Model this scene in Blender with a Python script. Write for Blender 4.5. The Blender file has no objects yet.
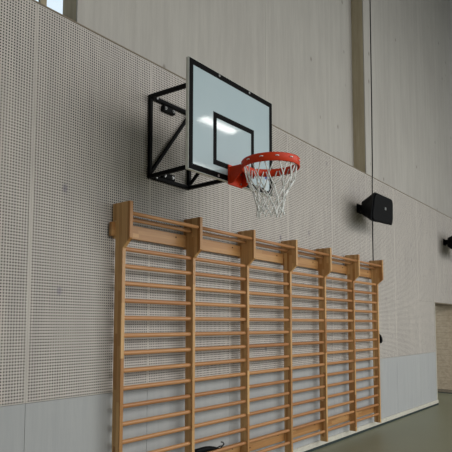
import bpy, bmesh, math, random
from mathutils import Vector, Matrix
random.seed(7)
SC = bpy.context.scene
COL = SC.collection

# ------------------------------------------------------------ camera
cd = bpy.data.cameras.new('camera'); cam = bpy.data.objects.new('camera', cd); COL.objects.link(cam)
YAW, PITCH, ROLL, F = 0.8258, 0.075, 0.0083, 516.9033
fw = Vector((math.sin(YAW)*math.cos(PITCH), math.cos(YAW)*math.cos(PITCH), math.sin(PITCH)))
r0 = Vector((math.cos(YAW), -math.sin(YAW), 0)); u0 = r0.cross(fw)
rr = r0*math.cos(ROLL) + u0*math.sin(ROLL); uu = -r0*math.sin(ROLL) + u0*math.cos(ROLL)
M = Matrix((rr, uu, -fw)).transposed().to_4x4(); M.translation = Vector((-0.5052, -3.5171, 1.7513))
cam.matrix_world = M
cd.sensor_fit = 'HORIZONTAL'; cd.sensor_width = 36; cd.lens = F/452*36
cd.shift_x = (226-177.159)/452; cd.shift_y = (281.604-226)/452
cd.clip_start = .05; cd.clip_end = 200
SC.camera = cam

# ------------------------------------------------------------ world, light, exposure
w = bpy.data.worlds.new('world'); SC.world = w; w.use_nodes = True
bg = w.node_tree.nodes['Background']; bg.inputs[0].default_value = (.76, .84, .90, 1); bg.inputs[1].default_value = 1.05
def area(name, loc, target, sx, sy, power, col):
    l = bpy.data.lights.new(name, 'AREA'); l.shape = 'RECTANGLE'; l.size = sx; l.size_y = sy; l.energy = power; l.color = col
    o = bpy.data.objects.new(name, l); COL.objects.link(o); o.location = loc
    o.rotation_euler = (Vector(target)-Vector(loc)).to_track_quat('-Z', 'Y').to_euler()
    return o
area('hall_lighting', (6.0, -10.4, 5.6), (6.0, -7.9, 0), 13.0, 4.6, 900, (1.0, .975, .935))
area('side_fill', (13.0, -9.0, 3.4), (5.5, 0, 2.6), 6.0, 3.0, 200, (.96, .98, 1.0))  # unseen fill lamp, added to lift the shade behind the backboard
SC.view_settings.view_transform = 'Standard'; SC.view_settings.look = 'None'
SC.view_settings.gamma = 1; SC.view_settings.use_curve_mapping = False
SC.view_settings.exposure = 0.10

# ------------------------------------------------------------ helpers
class NT:
    def __init__(s, name):
        s.m = bpy.data.materials.new(name); s.m.use_nodes = True; s.t = s.m.node_tree; s.n = s.t.nodes; s.l = s.t.links
        s.b = s.n['Principled BSDF']
    def add(s, typ, **kw):
        n = s.n.new(typ)
        for k, v in kw.items(): setattr(n, k, v)
        return n
    def put(s, node, i, v):
        if hasattr(v, 'links') or isinstance(v, bpy.types.NodeSocket): s.l.new(v, node.inputs[i])
        else: node.inputs[i].default_value = v
    def math(s, op, a, b=None, c=None):
        n = s.add('ShaderNodeMath', operation=op); s.put(n, 0, a)
        if b is not None: s.put(n, 1, b)
        if c is not None: s.put(n, 2, c)
        return n.outputs[0]
    def mix(s, f, a, b):
        n = s.add('ShaderNodeMix', data_type='RGBA'); s.put(n, 0, f); s.put(n, 6, a); s.put(n, 7, b); return n.outputs[2]
    def noise(s, vec, scale, detail=3, rough=.55):
        n = s.add('ShaderNodeTexNoise'); s.l.new(vec, n.inputs['Vector']); n.inputs['Scale'].default_value = scale
        n.inputs['Detail'].default_value = detail; n.inputs['Roughness'].default_value = rough; return n.outputs[0]
    def vscale(s, vec, sc, off=None):
        n = s.add('ShaderNodeVectorMath', operation='MULTIPLY'); s.l.new(vec, n.inputs[0]); n.inputs[1].default_value = sc
        if off is None: return n.outputs[0]
        k = s.add('ShaderNodeVectorMath', operation='ADD'); s.l.new(n.outputs[0], k.inputs[0]); s.l.new(off, k.inputs[1]); return k.outputs[0]
    def ramp(s, f, a, b, smooth=True):
        n = s.add('ShaderNodeMapRange', interpolation_type='SMOOTHSTEP' if smooth else 'LINEAR'); s.l.new(f, n.inputs[0])
        n.inputs[1].default_value = a; n.inputs[2].default_value = b; return n.outputs[0]
    def bump(s, h, strength, dist):
        n = s.add('ShaderNodeBump'); s.l.new(h, n.inputs['Height']); n.inputs['Strength'].default_value = strength; n.inputs['Distance'].default_value = dist
        s.l.new(n.outputs[0], s.b.inputs['Normal'])

def c4(r, g, b):   # sRGB 0..255 -> linear
    f = lambda v: (v/255/12.92 if v/255 <= .04045 else ((v/255+.055)/1.055)**2.4)
    return (f(r), f(g), f(b), 1)

def plain(name, col, rough=.5, metal=0, coat=0, noise=.12, spec=None):
    t = NT(name); tc = t.add('ShaderNodeTexCoord').outputs['Object']
    nz = t.noise(tc, 14, 3)
    dark = tuple(c*(1-noise*2) for c in col[:3])+(1,)
    t.l.new(t.mix(nz, dark, tuple(min(1, c*(1+noise)) for c in col[:3])+(1,)), t.b.inputs['Base Color'])
    t.b.inputs['Roughness'].default_value = rough; t.b.inputs['Metallic'].default_value = metal
    t.b.inputs['Coat Weight'].default_value = coat
    if spec is not None: t.b.inputs['Specular IOR Level'].default_value = spec
    return t.m

def link(name, me, mat, parent=None, smooth=False):
    o = bpy.data.objects.new(name, me); COL.objects.link(o)
    if mat is not None:
        for mm in (mat if isinstance(mat, (list, tuple)) else [mat]): me.materials.append(mm)
    if smooth:
        for p in me.polygons: p.use_smooth = True
    if parent: o.parent = parent
    return o

def build(name, bm, mat, parent=None, origin=None, smooth=False, bevel=0, seg=1):
    bmesh.ops.recalc_face_normals(bm, faces=bm.faces)
    if bevel:
        bmesh.ops.bevel(bm, geom=list(bm.edges), offset=bevel, segments=seg, affect='EDGES', profile=.6, clamp_overlap=True)
    if origin is not None: bmesh.ops.translate(bm, verts=bm.verts, vec=-Vector(origin))
    me = bpy.data.meshes.new(name); bm.to_mesh(me); bm.free()
    o = link(name, me, mat, parent, smooth)
    if origin is not None:
        pl = Vector((0, 0, 0))
        q = parent
        while q is not None: pl += q.location; q = q.parent
        o.location = Vector(origin)-pl
    return o

def box(bm, x0, x1, y0, y1, z0, z1):
    v = [bm.verts.new((x, y, z)) for x in (x0, x1) for y in (y0, y1) for z in (z0, z1)]
    for f in ((0,1,3,2),(4,6,7,5),(0,4,5,1),(2,3,7,6),(0,2,6,4),(1,5,7,3)): bm.faces.new([v[i] for i in f])
    return v

def prism(bm, pts, axis, a, b):      # pts 2D polygon extruded along axis from a to b
    def P(p, t):
        return {0: (t, p[0], p[1]), 1: (p[0], t, p[1]), 2: (p[0], p[1], t)}[axis]
    A = [bm.verts.new(P(p, a)) for p in pts]; B = [bm.verts.new(P(p, b)) for p in pts]
    n = len(pts); bm.faces.new(A); bm.faces.new(B[::-1])
    for i in range(n): bm.faces.new((A[i], B[i], B[(i+1) % n], A[(i+1) % n]))

def tube(bm, pts, r, seg=8, closed=False, r2=None, up=None, caps=True):
    pts = [Vector(p) for p in pts]; n = len(pts); rings = []
    rad = r if isinstance(r, (list, tuple)) else [r]*n
    prev = None
    for i, p in enumerate(pts):
        if closed: d = pts[(i+1) % n]-pts[i-1]
        else: d = pts[min(i+1, n-1)]-pts[max(i-1, 0)]
        d.normalize()
        if prev is None:
            a = Vector(up) if up else (Vector((0, 0, 1)) if abs(d.z) < .9 else Vector((1, 0, 0)))
        else: a = prev
        a = (a-d*a.dot(d)).normalized(); prev = a; b = d.cross(a)
        rb = rad[i] if r2 is None else r2
        rings.append([bm.verts.new(p+a*rad[i]*math.cos(2*math.pi*k/seg)+b*rb*math.sin(2*math.pi*k/seg)) for k in range(seg)])
    for i in range(n if closed else n-1):
        A, B = rings[i], rings[(i+1) % n]
        for k in range(seg): bm.faces.new((A[k], A[(k+1) % seg], B[(k+1) % seg], B[k]))
    if not closed and caps: bm.faces.new(rings[0][::-1]); bm.faces.new(rings[-1])

def sqbar(bm, p, q, wd, side):       # square tube from p to q; 'side' fixes the roll
    p, q = Vector(p), Vector(q); d = (q-p).normalized(); s = Vector(side); s = (s-d*s.dot(d)).normalized(); t = d.cross(s); h = wd/2
    A = [bm.verts.new(p+s*a*h+t*b*h) for a, b in ((-1,-1),(1,-1),(1,1),(-1,1))]
    B = [bm.verts.new(q+s*a*h+t*b*h) for a, b in ((-1,-1),(1,-1),(1,1),(-1,1))]
    bm.faces.new(A[::-1]); bm.faces.new(B)
    for i in range(4): bm.faces.new((A[i], A[(i+1)%4], B[(i+1)%4], B[i]))

def thing(name, label, cat, loc):
    o = bpy.data.objects.new(name, None); COL.objects.link(o); o.location = loc; o.empty_display_size = .1
    o['label'] = label; o['category'] = cat; return o
def tag(o, label, cat, group=None):
    o['label'] = label; o['category'] = cat
    if group: o['group'] = group
    return o
def struct(o): o['kind'] = 'structure'; return o
def inv_scale(o): return o

# ------------------------------------------------------------ materials
PW, PZB, PZT, S0 = 1.2777, 1.119, 4.270, 1.633
HP = (PW-.049)/53                      # hole pitch

def whitewood(name, base, dark, knot, grain_axis='Z', scale=1.0, knots=.5, perf=False, rough=.75):
    t = NT(name)
    tc = t.add('ShaderNodeTexCoord').outputs['Object']
    geo = t.add('ShaderNodeNewGeometry').outputs['Position']
    st = {'Z': (9*scale, 9*scale, .55*scale), 'X': (.45*scale, 8*scale, 12*scale)}[grain_axis]
    g1 = t.noise(t.vscale(geo, st), 1.6, 4, .6)
    g2 = t.noise(t.vscale(geo, tuple(v*5 for v in st)), 2.0, 2, .6)
    big = t.noise(geo, .8, 2)
    f = t.math('ADD', t.math('MULTIPLY', g1, .6), t.math('ADD', t.math('MULTIPLY', g2, .25), t.math('MULTIPLY', big, .25)))
    colr = t.mix(t.ramp(f, .38, .72), dark, base)
    # knots: sparse voronoi cells
    v = t.add('ShaderNodeTexVoronoi'); v.feature = 'F1'
    kst = {'Z': (3.6, 3.6, 2.3), 'X': (2.3, 3.6, 4.6)}[grain_axis]
    t.l.new(t.vscale(geo, kst), v.inputs['Vector']); v.inputs['Scale'].default_value = 1.0
    sep = t.add('ShaderNodeSeparateColor'); t.l.new(v.outputs['Color'], sep.inputs[0])
    pick = t.math('GREATER_THAN', sep.outputs[0], 1-knots)
    kn = t.math('MULTIPLY', t.math('SUBTRACT', 1.0, t.ramp(v.outputs['Distance'], .03, .13)), pick)
    colr = t.mix(t.math('MULTIPLY', kn, .8), colr, knot)
    if perf:
        sx = t.add('ShaderNodeSeparateXYZ'); t.l.new(tc, sx.inputs[0])
        X, Z = sx.outputs[0], sx.outputs[2]
        ux = t.math('DIVIDE', t.math('SUBTRACT', X, .0245-HP/2), HP)
        uz = t.math('DIVIDE', t.math('SUBTRACT', Z, .001), HP)
        dx = t.math('SUBTRACT', t.math('FRACT', ux), .5); dz = t.math('SUBTRACT', t.math('FRACT', uz), .5)
        d2 = t.math('SQRT', t.math('ADD', t.math('MULTIPLY', dx, dx), t.math('MULTIPLY', dz, dz)))
        hole = t.math('SUBTRACT', 1.0, t.ramp(d2, .265, .285))
        inx = t.math('MULTIPLY', t.math('GREATER_THAN', ux, 0.0), t.math('LESS_THAN', ux, 54.0))
        inz = t.math('MULTIPLY', t.math('GREATER_THAN', uz, 0.0), t.math('LESS_THAN', uz, 135.5))
        hole = t.math('MULTIPLY', hole, t.math('MULTIPLY', inx, inz))
        colr = t.mix(hole, colr, c4(8, 8, 9))
        t.bump(t.math('SUBTRACT', 1.0, hole), .5, .004)
    else:
        t.bump(g2, .08, .002)
    t.l.new(colr, t.b.inputs['Base Color']); t.b.inputs['Roughness'].default_value = rough
    t.b.inputs['Specular IOR Level'].default_value = .25
    return t.m

M_PERF = whitewood('perforated_white_spruce', c4(201, 195, 187), c4(185, 179, 173), c4(130, 124, 134), perf=True, knots=.45)
M_PLAIN = whitewood('limewashed_spruce_panel', c4(172, 174, 173), c4(163, 165, 166), c4(112, 112, 124), knots=.35)
M_UPPER = whitewood('limewashed_timber_wall', c4(182, 179, 172), c4(170, 166, 160), c4(118, 112, 104), knots=.4, scale=.8)
M_COLUMN = whitewood('glulam_timber', c4(184, 174, 150), c4(166, 154, 130), c4(118, 100, 78), knots=.2)
M_PLANK = whitewood('horizontal_board_cladding', c4(196, 180, 156), c4(172, 154, 132), c4(90, 72, 58), grain_axis='X', knots=.3)
M_BASE = plain('cream_painted_baseboard', c4(206, 203, 190), .5)
M_TEAL = plain('dark_teal_rubber', c4(38, 52, 52), .6)
M_EDGE = plain('oiled_wood_edge', c4(128, 116, 98), .6)
M_BACK = plain('dark_cavity', c4(28, 27, 27), .9)
M_CEIL = plain('dark_grey_ceiling', c4(70, 74, 74), .9)
M_BLACK = plain('black_powder_coated_steel', c4(6, 7, 9), .55, 0, spec=.12)
M_BPLAST = plain('black_plastic', c4(4, 6, 10), .55, spec=.1)
M_GRILLE = plain('black_speaker_grille', c4(4, 6, 10), .6, spec=.1)
M_STEEL = plain('zinc_plated_steel', c4(168, 170, 170), .35, .8)
M_ORANGE = plain('orange_red_powder_coat', c4(206, 54, 8), .5, 0, .05, noise=.05, spec=.3)
M_CORD = plain('white_nylon_cord', c4(240, 242, 240), .7)
M_BORD = plain('black_board_border', c4(5, 5, 6), .6, spec=.08)
M_BDGE = plain('grey_board_edge', c4(208, 210, 202), .6)

t = NT('white_laminate_board')
tc = t.add('ShaderNodeTexCoord').outputs['Object']
t.l.new(t.mix(t.noise(tc, 2.5, 3), c4(160, 180, 187), c4(172, 189, 194)), t.b.inputs['Base Color'])
t.b.inputs['Roughness'].default_value = .5; t.b.inputs['Coat Weight'].default_value = .8; t.b.inputs['Coat Roughness'].default_value = .055
M_BOARD = t.m

t = NT('green_grey_linoleum')
geo = t.add('ShaderNodeNewGeometry').outputs['Position']
f = t.math('ADD', t.math('MULTIPLY', t.noise(geo, .9, 3), .7), t.math('MULTIPLY', t.noise(geo, 40, 2), .3))
t.l.new(t.mix(f, c4(116, 118, 96), c4(130, 131, 108)), t.b.inputs['Base Color'])
t.b.inputs['Roughness'].default_value = .42
M_FLOOR = t.m

t = NT('window_glass')
t.b.inputs['Base Color'].default_value = (.9, .96, 1, 1); t.b.inputs['Roughness'].default_value = .02
t.b.inputs['Transmission Weight'].default_value = 1; t.b.inputs['IOR'].default_value = 1.05
M_GLASS = t.m

def birch(name, axis, lo=c4(166, 118, 68), hi=c4(220, 180, 124)):
    # lacquered finger-jointed pine: staves across, blocks of differing tone along the length
    t = NT(name)
    tc = t.add('ShaderNodeTexCoord').outputs['Object']
    rnd = t.add('ShaderNodeObjectInfo').outputs['Random']
    sx = t.add('ShaderNodeSeparateXYZ'); t.l.new(tc, sx.inputs[0])
    L = sx.outputs['XYZ'.index(axis)]
    A = sx.outputs[{'Z': 1, 'X': 2}[axis]]
    stave = t.math('FLOOR', t.math('ADD', t.math('MULTIPLY', A, 28.0), t.math('MULTIPLY', rnd, 13.0)))
    off = t.math('FRACT', t.math('MULTIPLY', t.math('SINE', t.math('MULTIPLY', stave, 12.9898)), 43.7))
    blk = t.math('FLOOR', t.math('ADD', t.math('MULTIPLY', L, 2.1 if axis == 'Z' else 1.1), t.math('MULTIPLY', off, 5.0)))
    cb = t.add('ShaderNodeCombineXYZ'); t.l.new(stave, cb.inputs[0]); t.l.new(blk, cb.inputs[1]); t.l.new(t.math('MULTIPLY', rnd, 97.0), cb.inputs[2])
    wn = t.add('ShaderNodeTexWhiteNoise', noise_dimensions='3D'); t.l.new(cb.outputs[0], wn.inputs['Vector'])
    st = {'Z': (55, 55, 2.2), 'X': (2.2, 55, 55)}[axis]
    ro = t.add('ShaderNodeCombineXYZ'); t.l.new(t.math('MULTIPLY', rnd, 31.0), ro.inputs[0]); t.l.new(t.math('MULTIPLY', wn.outputs['Value'], 9.0), ro.inputs[1])
    g = t.noise(t.vscale(tc, st, ro.outputs[0]), 1.0, 3, .6)
    tone = t.mix(wn.outputs['Value'], lo, hi)
    colr = t.mix(t.ramp(g, .35, .8), t.mix(.35, tone, c4(134, 88, 44)), tone)
    t.l.new(colr, t.b.inputs['Base Color']); t.b.inputs['Roughness'].default_value = .42
    t.b.inputs['Specular IOR Level'].default_value = .4
    return t.m
M_POST = birch('lacquered_pine_upright', 'Z')
M_RAIL = birch('lacquered_pine_rail', 'X', c4(164, 118, 70), c4(196, 154, 102))

def rungmat():
    t = NT('turned_beech_rung')
    tc = t.add('ShaderNodeTexCoord').outputs['Object']; rnd = t.add('ShaderNodeObjectInfo').outputs['Random']
    ro = t.add('ShaderNodeCombineXYZ'); t.l.new(t.math('MULTIPLY', rnd, 57.0), ro.inputs[0]); t.l.new(t.math('MULTIPLY', rnd, 21.0), ro.inputs[2])
    g = t.noise(t.vscale(tc, (2.5, 60, 60), ro.outputs[0]), 1, 3)
    a = t.mix(rnd, c4(168, 116, 70), c4(192, 142, 92))
    t.l.new(t.mix(g, t.mix(.4, a, c4(140, 86, 50)), a), t.b.inputs['Base Color'])
    t.b.inputs['Roughness'].default_value = .4; return t.m
M_RUNG = rungmat()

# ------------------------------------------------------------ room shell
OPX, OPZ, JX = 11.61, 2.195, 13.66          # opening in the long wall, its far jamb
ENDX = 14.75
bm = bmesh.new(); box(bm, -3.5, 18, -13, 3.0, -.2, 0)
struct(build('floor', bm, M_FLOOR))
bm = bmesh.new(); box(bm, -3.5, 18, -13.3, 3.0, 11.3, 11.5)
struct(build('ceiling', bm, M_CEIL))  # out of view, put in dark to shade the upper wall
bm = bmesh.new(); box(bm, -3.8, -3.5, -13, 3.0, 0, 11.3); struct(build('wall_near', bm, M_UPPER))  # unseen end wall, added to cut ambient light from the left
# unseen upper far wall, added to block high ambient light; open below
bm = bmesh.new(); box(bm, -3.5, 14.7, -13.3, -13.0, 6.4, 11.3); struct(build('wall_opposite', bm, M_UPPER))
# long wall: lower core behind the panels, upper core set back behind the columns
core = bmesh.new()
box(core, -3.5, OPX-.03, .022, .55, 0, 4.25)
box(core, OPX-.03, JX, .022, .55, OPZ+.03, 4.25)
box(core, JX+.02, 18, .022, .55, 0, 4.25)
wall = struct(build('wall_left', core, M_BACK))
# set-back upper wall in broad timber slabs, with the window bay left open
UX = [(2.42, 5.283), (5.286, 8.3), (8.303, 13.10), (13.103, 18)]
for a, b in UX:
    bm = bmesh.new(); box(bm, a, b, .22, .5, 4.25, 11.3); build('wall_slab', bm, M_UPPER, wall)
bm = bmesh.new(); box(bm, -3.5, .70, .22, .5, 4.25, 11.3); build('wall_slab', bm, M_UPPER, wall)
bm = bmesh.new(); box(bm, .70, 2.419, .22, .5, 6.4, 11.3); build('wall_slab', bm, M_UPPER, wall)

def perf_panel(k, x0, x1, z0, z1):
    ox = S0+k*PW
    bm = bmesh.new(); box(bm, x0, x1, 0, .022, z0, z1)
    return build('perforated_panel', bm, M_PERF, wall, origin=(ox, 0, PZB))
G = .0018
for k in range(-4, 12):
    a, b = S0+k*PW, S0+(k+1)*PW
    if b <= OPX:
        perf_panel(k, a+G, b-G, PZB, PZT)
        bm = bmesh.new(); box(bm, a+G, b-G, .002, .022, .08, PZB-.004); build('plain_panel', bm, M_PLAIN, wall)
    elif a < OPX:
        perf_panel(k, a+G, b-G, OPZ, PZT)
        perf_panel(k, a+G, OPX-.03, PZB, OPZ-G)
        bm = bmesh.new(); box(bm, a+G, OPX-.03, .002, .022, .08, PZB-.004); build('plain_panel', bm, M_PLAIN, wall)
    elif a < JX < b:
        perf_panel(k, a+G, b-G, OPZ, PZT)
    elif b < JX:
        perf_panel(k, a+G, b-G, OPZ, PZT)
    else:
        perf_panel(k, a+G, b-G, PZB, PZT)
        bm = bmesh.new(); box(bm, a+G, b-G, .002, .022, .08, PZB-.004); build('plain_panel', bm, M_PLAIN, wall)
# top edge strip along the panelling
bm = bmesh.new(); box(bm, -3.5, 18, -.004, .22, PZT+.002, PZT+.014); struct(build('trim_1', bm, M_EDGE))
# opening edge trims
bm = bmesh.new(); box(bm, OPX-.03, OPX, -.006, .55, 0, OPZ+.03); struct(build('trim_2', bm, M_BASE))
bm = bmesh.new(); box(bm, OPX, JX, -.006, .55, OPZ-.02, OPZ); struct(build('trim_3', bm, M_EDGE))
# recess: board-clad side and back
rec = bmesh.new(); box(rec, JX+.018, JX+.2, .0, 3.0, 0, OPZ+.4)
rw = struct(build('wall_recess', rec, M_BACK))
z = .09
i = 0
while z < OPZ+.35:
    h = .142
    bm = bmesh.new(); box(bm, JX, JX+.018, -.004, 3.0, z, min(z+h-.003, OPZ+.4)); build('cladding_board', bm, M_PLANK, rw); z += h
bm = bmesh.new(); box(bm, OPX-.2, JX+.2, 3.0, 3.2, 0, 2.6); struct(build('wall_back', bm, M_PLANK))
bm = bmesh.new(); box(bm, JX-.012, JX+.018, -.004, 3.0, .018, .085); struct(build('baseboard_recess', bm, M_EDGE))
bm = bmesh.new(); box(bm, JX-.014, JX+.018, -.004, 3.0, 0, .018); struct(build('trim_4', bm, M_TEAL))
# end wall
bm = bmesh.new(); box(bm, ENDX+.001, ENDX+.3, -13, -.03, 0, 11.3); struct(build('wall_far', bm, M_UPPER))
# baseboard with the dark rubber line under it
bm = bmesh.new(); box(bm, -3.5, OPX, -.022, .02, .03, .098); struct(build('baseboard_left', bm, M_BASE, bevel=.004))
bm = bmesh.new(); box(bm, -3.5, OPX-.03, -.028, .02, 0, .029); struct(build('trim_5', bm, M_TEAL))
# timber columns every six metres: glulam body with a limewashed face board
for n, cx in enumerate((2.02, 8.06)):
    bm = bmesh.new(); box(bm, cx, cx+.54, .018, .219, PZT+.015, 11.29)
    c = struct(build('trim_%d' % (6+n), bm, M_COLUMN))
    bm = bmesh.new(); box(bm, cx, cx+.54, .0, .017, PZT+.015, 11.29); build('face_board', bm, M_UPPER, c)
# window in the bay before the first column
fr = bmesh.new()
for a, b in ((.70, .78), (1.22, 1.29), (1.80, 1.86)): box(fr, a, b, .225, .26, PZT+.015, 6.4)
box(fr, .70, 2.018, .225, .26, 6.33, 6.395); box(fr, .70, 2.018, .225, .26, PZT+.015, PZT+.04)
wn = struct(build('window_1', fr, M_COLUMN))
for a, b in ((.78, 1.22), (1.29, 1.80), (1.86, 2.41)):
    bm = bmesh.new(); box(bm, a, b, .238, .246, PZT+.04, 6.33); build('pane', bm, M_GLASS, wn)

# ------------------------------------------------------------ wall bars
PA, PP, ZR, RS = 2.4538, .9342, 2.373, .1512
FY, BY, PT = -.16, -.06, .020             # upright front/back, half thickness
bars = thing('wall_bars', 'long row of lacquered pine wall bars with seven uprights fixed to the perforated wall', 'wall bars', (PA+3*PP, -.11, 0))
for i in range(7):
    x = PA+i*PP
    bm = bmesh.new()
    prof = [(BY, .118), (FY, .118), (FY, 2.375), (-.249, 2.455), (-.249, 2.778), (-.022, 2.778), (-.022, 2.62), (-.022, 2.47), (BY, 2.47)]
    prism(bm, prof, 0, x-PT, x+PT)
    bmesh.ops.recalc_face_normals(bm, faces=bm.faces)
    o = build('upright', bm, M_POST, bars, origin=(x, -.11, .1), bevel=.003)
    # steel wall fixing at the foot
proto = None
for i in range(6):
    x0, x1 = PA+i*PP+PT, PA+(i+1)*PP-PT
    for k in range(-2, 15):
        if k == -1: continue
        z = ZR-k*RS if k >= 0 else 2.648
        if proto is None:
            bm = bmesh.new(); h = (x1-x0)/2
            tube(bm, [(-h, 0, 0), (-h+.03, 0, 0), (0, 0, 0), (h-.03, 0, 0), (h, 0, 0)], [.018, .0200, .0205, .0200, .018], 12, r2=.0155, up=(0, 0, 1))
            proto = build('rung', bm, M_RUNG, bars, smooth=True); o = proto
        else:
            o = proto.copy(); COL.objects.link(o); o.parent = bars
        o.location = Vector(((x0+x1)/2, -.127, z))-bars.location
tb = None
for i in range(6):
    x0, x1 = PA+i*PP+PT, PA+(i+1)*PP-PT
    if tb is None:
        bm = bmesh.new(); h = (x1-x0)/2
        tube(bm, [(-h, 0, 0), (0, 0, 0), (h, 0, 0)], .018, 12, r2=.016, up=(0, 0, 1)); tb = build('top_bar', bm, M_RUNG, bars, smooth=True); o = tb
    else: o = tb.copy(); COL.objects.link(o); o.parent = bars
    o.location = Vector(((x0+x1)/2, -.218, 2.677))-bars.location
for i in range(3):
    xa = PA+2*i*PP-(.06 if i == 0 else -.002); xb = PA+(2*i+2)*PP+(.06 if i == 2 else -.002)
    for nm, z0, z1, yb in (('top_rail', 2.487, 2.612, -.024), ('bottom_rail', .268, .398, -.03)):
        bm = bmesh.new(); box(bm, xa, xb, -.0585, yb, z0, z1)
        o = build(nm, bm, M_RAIL, bars, origin=((xa+xb)/2, -.045, (z0+z1)/2), bevel=.003)
        for j in (0, 1):
            for s in (-.3, .3):
                sc = bmesh.new(); xx = PA+(2*i+j+.5)*PP+s; zz = (z0+z1)/2+(.025 if s > 0 else -.02)
                tube(sc, [(xx, -.0585, zz), (xx, -.0625, zz)], .008, 10)
                build('screw', sc, M_BLACK, o, origin=(xx, -.06, zz))
# wall spacers that carry the rails
for i in range(7):
    x = PA+i*PP
    for z0 in (2.50, .28):
        bm = bmesh.new(); box(bm, x-.03, x+.03, -.0236 if z0 > 1 else -.0296, -.0005, z0, z0+.09); build('wall_spacer', bm, M_RAIL, bars, origin=(x, -.012, z0))

# ------------------------------------------------------------ basketball goal
BX0, BX1, BZ0, BZ1, BYF = 2.444, 3.644, 2.932, 3.832, -.907
goal = thing('basketball_goal', 'white basketball backboard on a black steel wall frame with orange rim and white net', 'basketball hoop', (3.044, 0, 2.6))
FX0, FX1, FZ0, FZ1, TW = 2.886, 3.455, 3.124, 3.912, .036
YF = -.02
def bar(name, p, q, side=(0, 1, 0), wd=TW, parent=None):
    bm = bmesh.new(); sqbar(bm, p, q, wd, side); return build(name, bm, M_BLACK, parent or goal, origin=(Vector(p)+Vector(q))/2, bevel=.003)
wf = bar('wall_frame_post', (FX0, YF, FZ0-TW/2), (FX0, YF, FZ1+TW/2))
bar('wall_frame_post', (FX1, YF, FZ0-TW/2), (FX1, YF, FZ1+TW/2))
for zz in (FZ0, FZ1): bar('wall_frame_rail', (FX0+TW/2, YF, zz), (FX1-TW/2, YF, zz))
bar('diagonal_brace', (FX0+.02, YF, FZ0+.05), (FX1-.02, YF, FZ1-.04), wd=.03)
for xx in (FX0, FX1):
    for zz in (FZ0, FZ1): bar('support_arm', (xx, YF-TW/2, zz), (xx, BYF+.06, zz if zz < 3.5 else zz-.055), (1, 0, 0))
    bar('board_mount_bar', (xx, BYF+.048, BZ0+.06), (xx, BYF+.048, BZ1+.01), (1, 0, 0), wd=.034)
bar('side_brace', (FX1, -.04, FZ0+.04), (FX1, BYF+.07, FZ1-.05), (1, 0, 0), wd=.028)
# bolted fixing plates
for zz, s in ((FZ1-.062, 1), (FZ0+.045, 1)):
    bm = bmesh.new(); box(bm, 3.045, 3.215, -.045, -.002, zz-.028, zz+.028)
    pl = build('fixing_plate', bm, M_BLACK, goal, origin=(3.13, -.02, zz), bevel=.003)
    for xx in (3.075, 3.185):
        bm = bmesh.new(); tube(bm, [(xx, -.045, zz), (xx, -.048, zz)], .015, 14); tube(bm, [(xx, -.048, zz), (xx, -.058, zz)], .009, 6)
        build('bolt', bm, M_STEEL, pl, origin=(xx, -.05, zz))
for zz in (FZ0+.002, FZ1-.002):
    bm = bmesh.new(); tube(bm, [(2.955, YF-TW/2, zz), (2.955, YF-TW/2-.012, zz)], .011, 8); build('bolt', bm, M_STEEL, goal, origin=(2.955, -.04, zz))
# backboard
bm = bmesh.new(); box(bm, BX0, BX1, BYF, BYF+.03, BZ0, BZ1)
board = build('backboard', bm, M_BOARD, goal, origin=((BX0+BX1)/2, BYF, BZ0), bevel=0)
def frame_ring(bm, x0, x1, z0, z1, wd, y0, y1):
    O = [(x0, z0), (x1, z0), (x1, z1), (x0, z1)]; I = [(x0+wd, z0+wd), (x1-wd, z0+wd), (x1-wd, z1-wd), (x0+wd, z1-wd)]
    vs = {}
    for nm, P in (('O', O), ('I', I)):
        for yy in (y0, y1): vs[nm, yy] = [bm.verts.new((p[0], yy, p[1])) for p in P]
    for i in range(4):
        j = (i+1) % 4
        bm.faces.new((vs['O', y0][i], vs['O', y0][j], vs['I', y0][j], vs['I', y0][i]))
        bm.faces.new((vs['O', y1][i], vs['I', y1][i], vs['I', y1][j], vs['O', y1][j]))
        bm.faces.new((vs['O', y0][i], vs['O', y1][i], vs['O', y1][j], vs['O', y0][j]))
        bm.faces.new((vs['I', y0][i], vs['I', y0][j], vs['I', y1][j], vs['I', y1][i]))
bm = bmesh.new(); frame_ring(bm, BX0+.001, BX1-.001, BZ0+.001, BZ1-.001, .048, BYF-.0012, BYF-.0001)
build('border_line', bm, M_BORD, board, origin=(3.044, BYF, 3.38))
bm = bmesh.new(); frame_ring(bm, 2.749, 3.339, 3.035, 3.482, .045, BYF-.0012, BYF-.0001)
build('target_square', bm, M_BORD, board, origin=(3.044, BYF, 3.26))
bm = bmesh.new(); frame_ring(bm, BX0-.003, BX1+.003, BZ0-.003, BZ1+.003, .0028, BYF+.0005, BYF+.0295)
build('edge_band', bm, M_BDGE, board, origin=(3.044, BYF, 3.38))
for xx, zz in ((2.827, 3.812), (3.266, 3.812), (2.817, 2.952), (3.262, 2.952)):
    bm = bmesh.new(); tube(bm, [(xx, BYF, zz), (xx, BYF-.006, zz)], .011, 12); build('bolt', bm, M_STEEL, board, origin=(xx, BYF, zz))
M_BLUE = plain('blue_print', c4(44, 66, 140), .5); M_WHT = plain('white_sticker', c4(190, 202, 206), .5)
bm = bmesh.new(); box(bm, 3.505, 3.575, BYF-.0024, BYF-.0013, 2.965, 3.14)
stk = build('sticker', bm, M_WHT, board, origin=(3.54, BYF, 3.05)); stk['label'] = 'small white sticker with a blue mark'
bm = bmesh.new(); box(bm, 3.515, 3.565, BYF-.0034, BYF-.0025, 3.07, 3.125)
build('sticker_mark', bm, M_BLUE, stk, origin=(3.54, BYF, 3.1))
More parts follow.
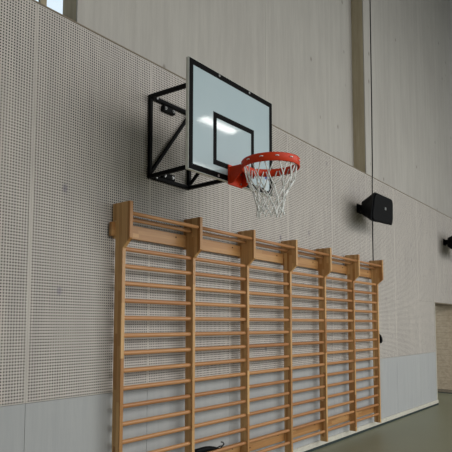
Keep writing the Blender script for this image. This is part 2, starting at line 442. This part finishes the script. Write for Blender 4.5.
# rim
RC = Vector((3.044, -1.268, 3.04)); RR = .2255
def ringpts(r, z, n=64): return [(RC.x+r*math.cos(2*math.pi*k/n), RC.y+r*math.sin(2*math.pi*k/n), z) for k in range(n)]
bm = bmesh.new()
prof = [(RR, 3.052), (RR+.007, 3.056), (RR+.012, 3.050), (RR+.012, 3.040), (RR+.008, 3.030), (RR+.010, 2.992), (RR+.002, 2.988), (RR-.001, 3.02), (RR-.003, 3.045)]
rows = [[bm.verts.new(p) for p in ringpts(r, z)] for r, z in prof]
for a in range(len(rows)):
    A, B = rows[a], rows[(a+1) % len(rows)]
    for k in range(64): bm.faces.new((A[k], A[(k+1) % 64], B[(k+1) % 64], B[k]))
rim = build('rim', bm, M_ORANGE, goal, origin=RC, smooth=True)
# rim mount: plate on the board, top plate and two tapering side gussets
bm = bmesh.new(); box(bm, 2.944, 3.144, BYF-.014, BYF-.0015, 2.905, 3.075)
mp = build('mount_plate', bm, M_ORANGE, rim, origin=(3.044, BYF, 2.99), bevel=.002)
bm = bmesh.new(); prism(bm, [(2.95, BYF-.013), (3.138, BYF-.013), (3.138, -1.058), (3.10, -1.050), (2.99, -1.050), (2.95, -1.058)], 2, 3.045, 3.055)
build('top_plate', bm, M_ORANGE, rim, origin=(3.044, -.98, 3.05))
for xx in (2.95, 3.130):
    bm = bmesh.new(); prism(bm, [(BYF-.013, 2.912), (BYF-.013, 3.045), (-1.062, 3.045), (-1.062, 2.998), (-1.02, 2.965), (-.96, 2.912)], 0, xx, xx+.008)
    build('side_gusset', bm, M_ORANGE, rim, origin=(xx, -.98, 3.0))
for xx in (2.972, 3.116):
    for zz in (2.935, 3.02):
        bm = bmesh.new(); tube(bm, [(xx, BYF-.013, zz), (xx, BYF-.022, zz)], .009, 6); build('bolt', bm, M_STEEL, mp, origin=(xx, BYF-.02, zz))
# net: twelve hooks, diamond cord mesh
def np_(r, a, z): return Vector((RC.x+r*math.cos(a), RC.y+r*math.sin(a), z))
for k in range(12):
    a = 2*math.pi*(k+.5)/12
    P = [np_(RR+.009, a-.055, 3.027), np_(RR+.014, a-.045, 3.028), np_(RR+.015, a, 3.029), np_(RR+.014, a+.045, 3.028), np_(RR+.009, a+.055, 3.027)]
    bm = bmesh.new(); tube(bm, P, .0038, 6); build('net_hook', bm, M_CORD, rim, origin=P[2], smooth=True)
rn = random.Random(3)
levels = [(.217, 3.028), (.188, 2.895), (.142, 2.805), (.116, 2.730), (.100, 2.668), (.098, 2.615)]
nodes = []
for li, (r, z) in enumerate(levels):
    row = []
    for k in range(12):
        a = 2*math.pi*(k+.5+(li % 2)*.5)/12
        j = 0 if li == 0 else .010
        row.append(np_(r+rn.uniform(-j, j), a+rn.uniform(-j, j)*4, z+rn.uniform(-j, j)*1.2))
    nodes.append(row)
bm = bmesh.new()
def cord(p, q, r=.0052):
    m = (p+q)/2+Vector((rn.uniform(-.004, .004), rn.uniform(-.004, .004), -.004)); tube(bm, [p, m, q], r, 5)
for li in range(5):
    for k in range(12):
        p = nodes[li][k]
        if li % 2 == 0: qs = (nodes[li+1][k], nodes[li+1][k-1])
        else: qs = (nodes[li+1][k], nodes[li+1][(k+1) % 12])
        for s, q in enumerate(qs):
            d = Vector((0, 0, 0)) if li else (np_(1, 2*math.pi*(k+.5+(.10 if s == 0 else -.10))/12, 0)-np_(1, 2*math.pi*(k+.5)/12, 0))*.2
            cord(p+d, q)
    for k in range(12):
        p = nodes[li+1][k]; tube(bm, [p+Vector((0, 0, .009)), p-Vector((0, 0, .012))], .0068, 6)
build('net', bm, M_CORD, goal, origin=RC, smooth=True)

# ------------------------------------------------------------ loudspeakers
def loft(bm, loops, cap=True):
    R = [[bm.verts.new(p) for p in L] for L in loops]; n = len(R[0])
    for A, B in zip(R, R[1:]):
        for k in range(n): bm.faces.new((A[k], A[(k+1) % n], B[(k+1) % n], B[k]))
    if cap: bm.faces.new(R[0][::-1]); bm.faces.new(R[-1])
def rquad(c, rad, n=5):               # rounded quad through 4 corners (3D)
    out = []
    for i in range(4):
        p, a, b = Vector(c[i]), Vector(c[i-1]), Vector(c[(i+1) % 4])
        da, db = (a-p).normalized()*rad, (b-p).normalized()*rad
        for k in range(n+1):
            t = k/n; out.append((p+da)*(1-t)**2+p*2*t*(1-t)+(p+db)*t*t)
    return out
spk = thing('loudspeaker', 'large black wall loudspeaker on a bracket beside the timber column, seen whole', 'loudspeaker', (7.72, 0, 3.58))
FR = [(7.305, -.42, 3.76), (8.085, -.42, 3.768), (8.165, -.38, 3.352), (7.255, -.38, 3.302)]
BK = [(7.56, -.12, 3.697), (7.98, -.12, 3.69), (7.98, -.11, 3.50), (7.56, -.11, 3.485)]
mid = [tuple(Vector(a)*.97+Vector(b)*.03) for a, b in zip(FR, BK)]
bm = bmesh.new(); loft(bm, [rquad(BK, .03), rquad(mid, .06), rquad(FR, .075)])
build('cabinet', bm, M_BPLAST, spk, origin=(7.7, -.2, 3.58))
cen = sum((Vector(p) for p in FR), Vector())/4; nrm = (Vector(FR[1])-Vector(FR[0])).cross(Vector(FR[3])-Vector(FR[0])).normalized()
if nrm.y > 0: nrm = -nrm
F2 = [cen+(Vector(p)-cen)*.93 for p in FR]
bm = bmesh.new(); loft(bm, [rquad([p+nrm*.0005 for p in F2], .09), rquad([p+nrm*.012 for p in F2], .09), rquad([cen+(p-cen)*.97+nrm*.022 for p in F2], .085)])
gr = build('grille', bm, M_GRILLE, spk, origin=cen)
lg = cen+Vector((0.06, 0, .02))+nrm*.024
bm = bmesh.new(); box(bm, lg.x-.028, lg.x+.028, lg.y-.002, lg.y+.004, lg.z-.02, lg.z+.022); build('badge', bm, M_STEEL, gr, origin=lg)
bm = bmesh.new(); box(bm, 7.64, 7.80, -.012, -.0005, 3.54, 3.69); box(bm, 7.67, 7.77, -.11, -.012, 3.565, 3.665)
build('wall_bracket', bm, M_BPLAST, spk, origin=(7.72, 0, 3.6))
def copy_tree(o, parent=None):
    c = o.copy(); COL.objects.link(c)
    if parent: c.parent = parent
    for ch in list(o.children): copy_tree(ch, c)
    return c
s2 = copy_tree(spk); s2.location.x += 4.725; s2.location.z += -.005
s2['label'] = 'black wall loudspeaker cut off by the right picture edge, above the doorway'
for s in (spk, s2): s['group'] = 'black loudspeakers on the long wall'

# ------------------------------------------------------------ small things
bm = bmesh.new()
tube(bm, [(8.385, -.008, 11.2), (8.36, -.008, 7.5), (8.335, -.008, 5.6), (8.305, -.0095, 4.35), (8.288, -.010, 4.24), (8.275, -.008, 3.6), (8.262, -.008, 3.1), (8.262, -.008, 2.3), (8.30, -.008, 1.75), (8.40, -.008, 1.62)], .008, 6)
tag(build('cable', bm, M_BPLAST, smooth=True), 'thin black cable running down the column and panelling behind the loudspeaker', 'cable')

hk = thing('wall_hook', 'small black hook on the panelling just right of the last upright of the wall bars', 'hook', (8.46, 0, 1.46))
bm = bmesh.new(); box(bm, 8.40, 8.47, -.006, -.0005, 1.42, 1.53); build('back_plate', bm, M_BPLAST, hk, origin=(8.44, 0, 1.47))
bm = bmesh.new(); tube(bm, [(8.462, -.012, 1.55), (8.472, -.02, 1.52), (8.486, -.026, 1.475), (8.490, -.026, 1.43), (8.478, -.02, 1.40), (8.455, -.012, 1.395)], [.006, .016, .024, .026, .02, .01], 8)
build('hook_body', bm, M_BPLAST, hk, origin=(8.48, -.02, 1.47), smooth=True)

# black bundled strap lying on a low rung of the second bay
st = thing('exercise_strap', 'black bundled strap with a curled end lying on a low rung near the second upright', 'strap', (3.66, -.127, .43))
bm = bmesh.new()
yb, z0 = -.127, ZR-13*RS+.019        # top of the rung it lies on
tube(bm, [(3.435, yb, z0+.031), (3.52, yb, z0+.032), (3.60, yb+.002, z0+.031), (3.68, yb, z0+.027), (3.75, yb, z0+.018), (3.80, yb, z0+.011)], [.030, .031, .031, .026, .018, .008], 10, r2=.024)
build('strap_bundle', bm, M_BPLAST, st, origin=(3.62, yb, z0), smooth=True)
bm = bmesh.new()
tube(bm, [(3.79, yb, z0+.012), (3.84, yb-.004, z0+.024), (3.885, yb-.006, z0+.020), (3.912, yb-.006, z0+.036), (3.893, yb-.004, z0+.056), (3.868, yb, z0+.062)], .0065, 6)
tube(bm, [(3.885, yb-.006, z0+.020), (3.86, yb-.008, z0+.006), (3.82, yb-.004, z0+.006)], .005, 6)
build('strap_end', bm, M_BPLAST, st, origin=(3.85, yb, z0), smooth=True)

# hall luminaire whose reflection shows in the board
lum = thing('ceiling_light', 'long suspended hall light, seen only as the bright streak mirrored in the backboard', 'light', (10.2, -6.7, 7.0))
bm = bmesh.new(); box(bm, 9.45, 10.95, -6.88, -6.52, 7.0, 7.08); build('housing', bm, M_BDGE, lum, origin=(10.2, -6.7, 7.04))
t = NT('lit_diffuser'); t.b.inputs['Emission Color'].default_value = (1, .98, .94, 1); t.b.inputs['Emission Strength'].default_value = 14
bm = bmesh.new(); box(bm, 9.5, 10.9, -6.84, -6.56, 6.985, 6.999); build('diffuser', bm, t.m, lum, origin=(10.2, -6.7, 6.99))
for xx in (9.7, 10.7):
    bm = bmesh.new(); tube(bm, [(xx, -6.7, 7.08), (xx, -6.7, 11.3)], .004, 6); build('suspension_wire', bm, M_STEEL, lum, origin=(xx, -6.7, 9))
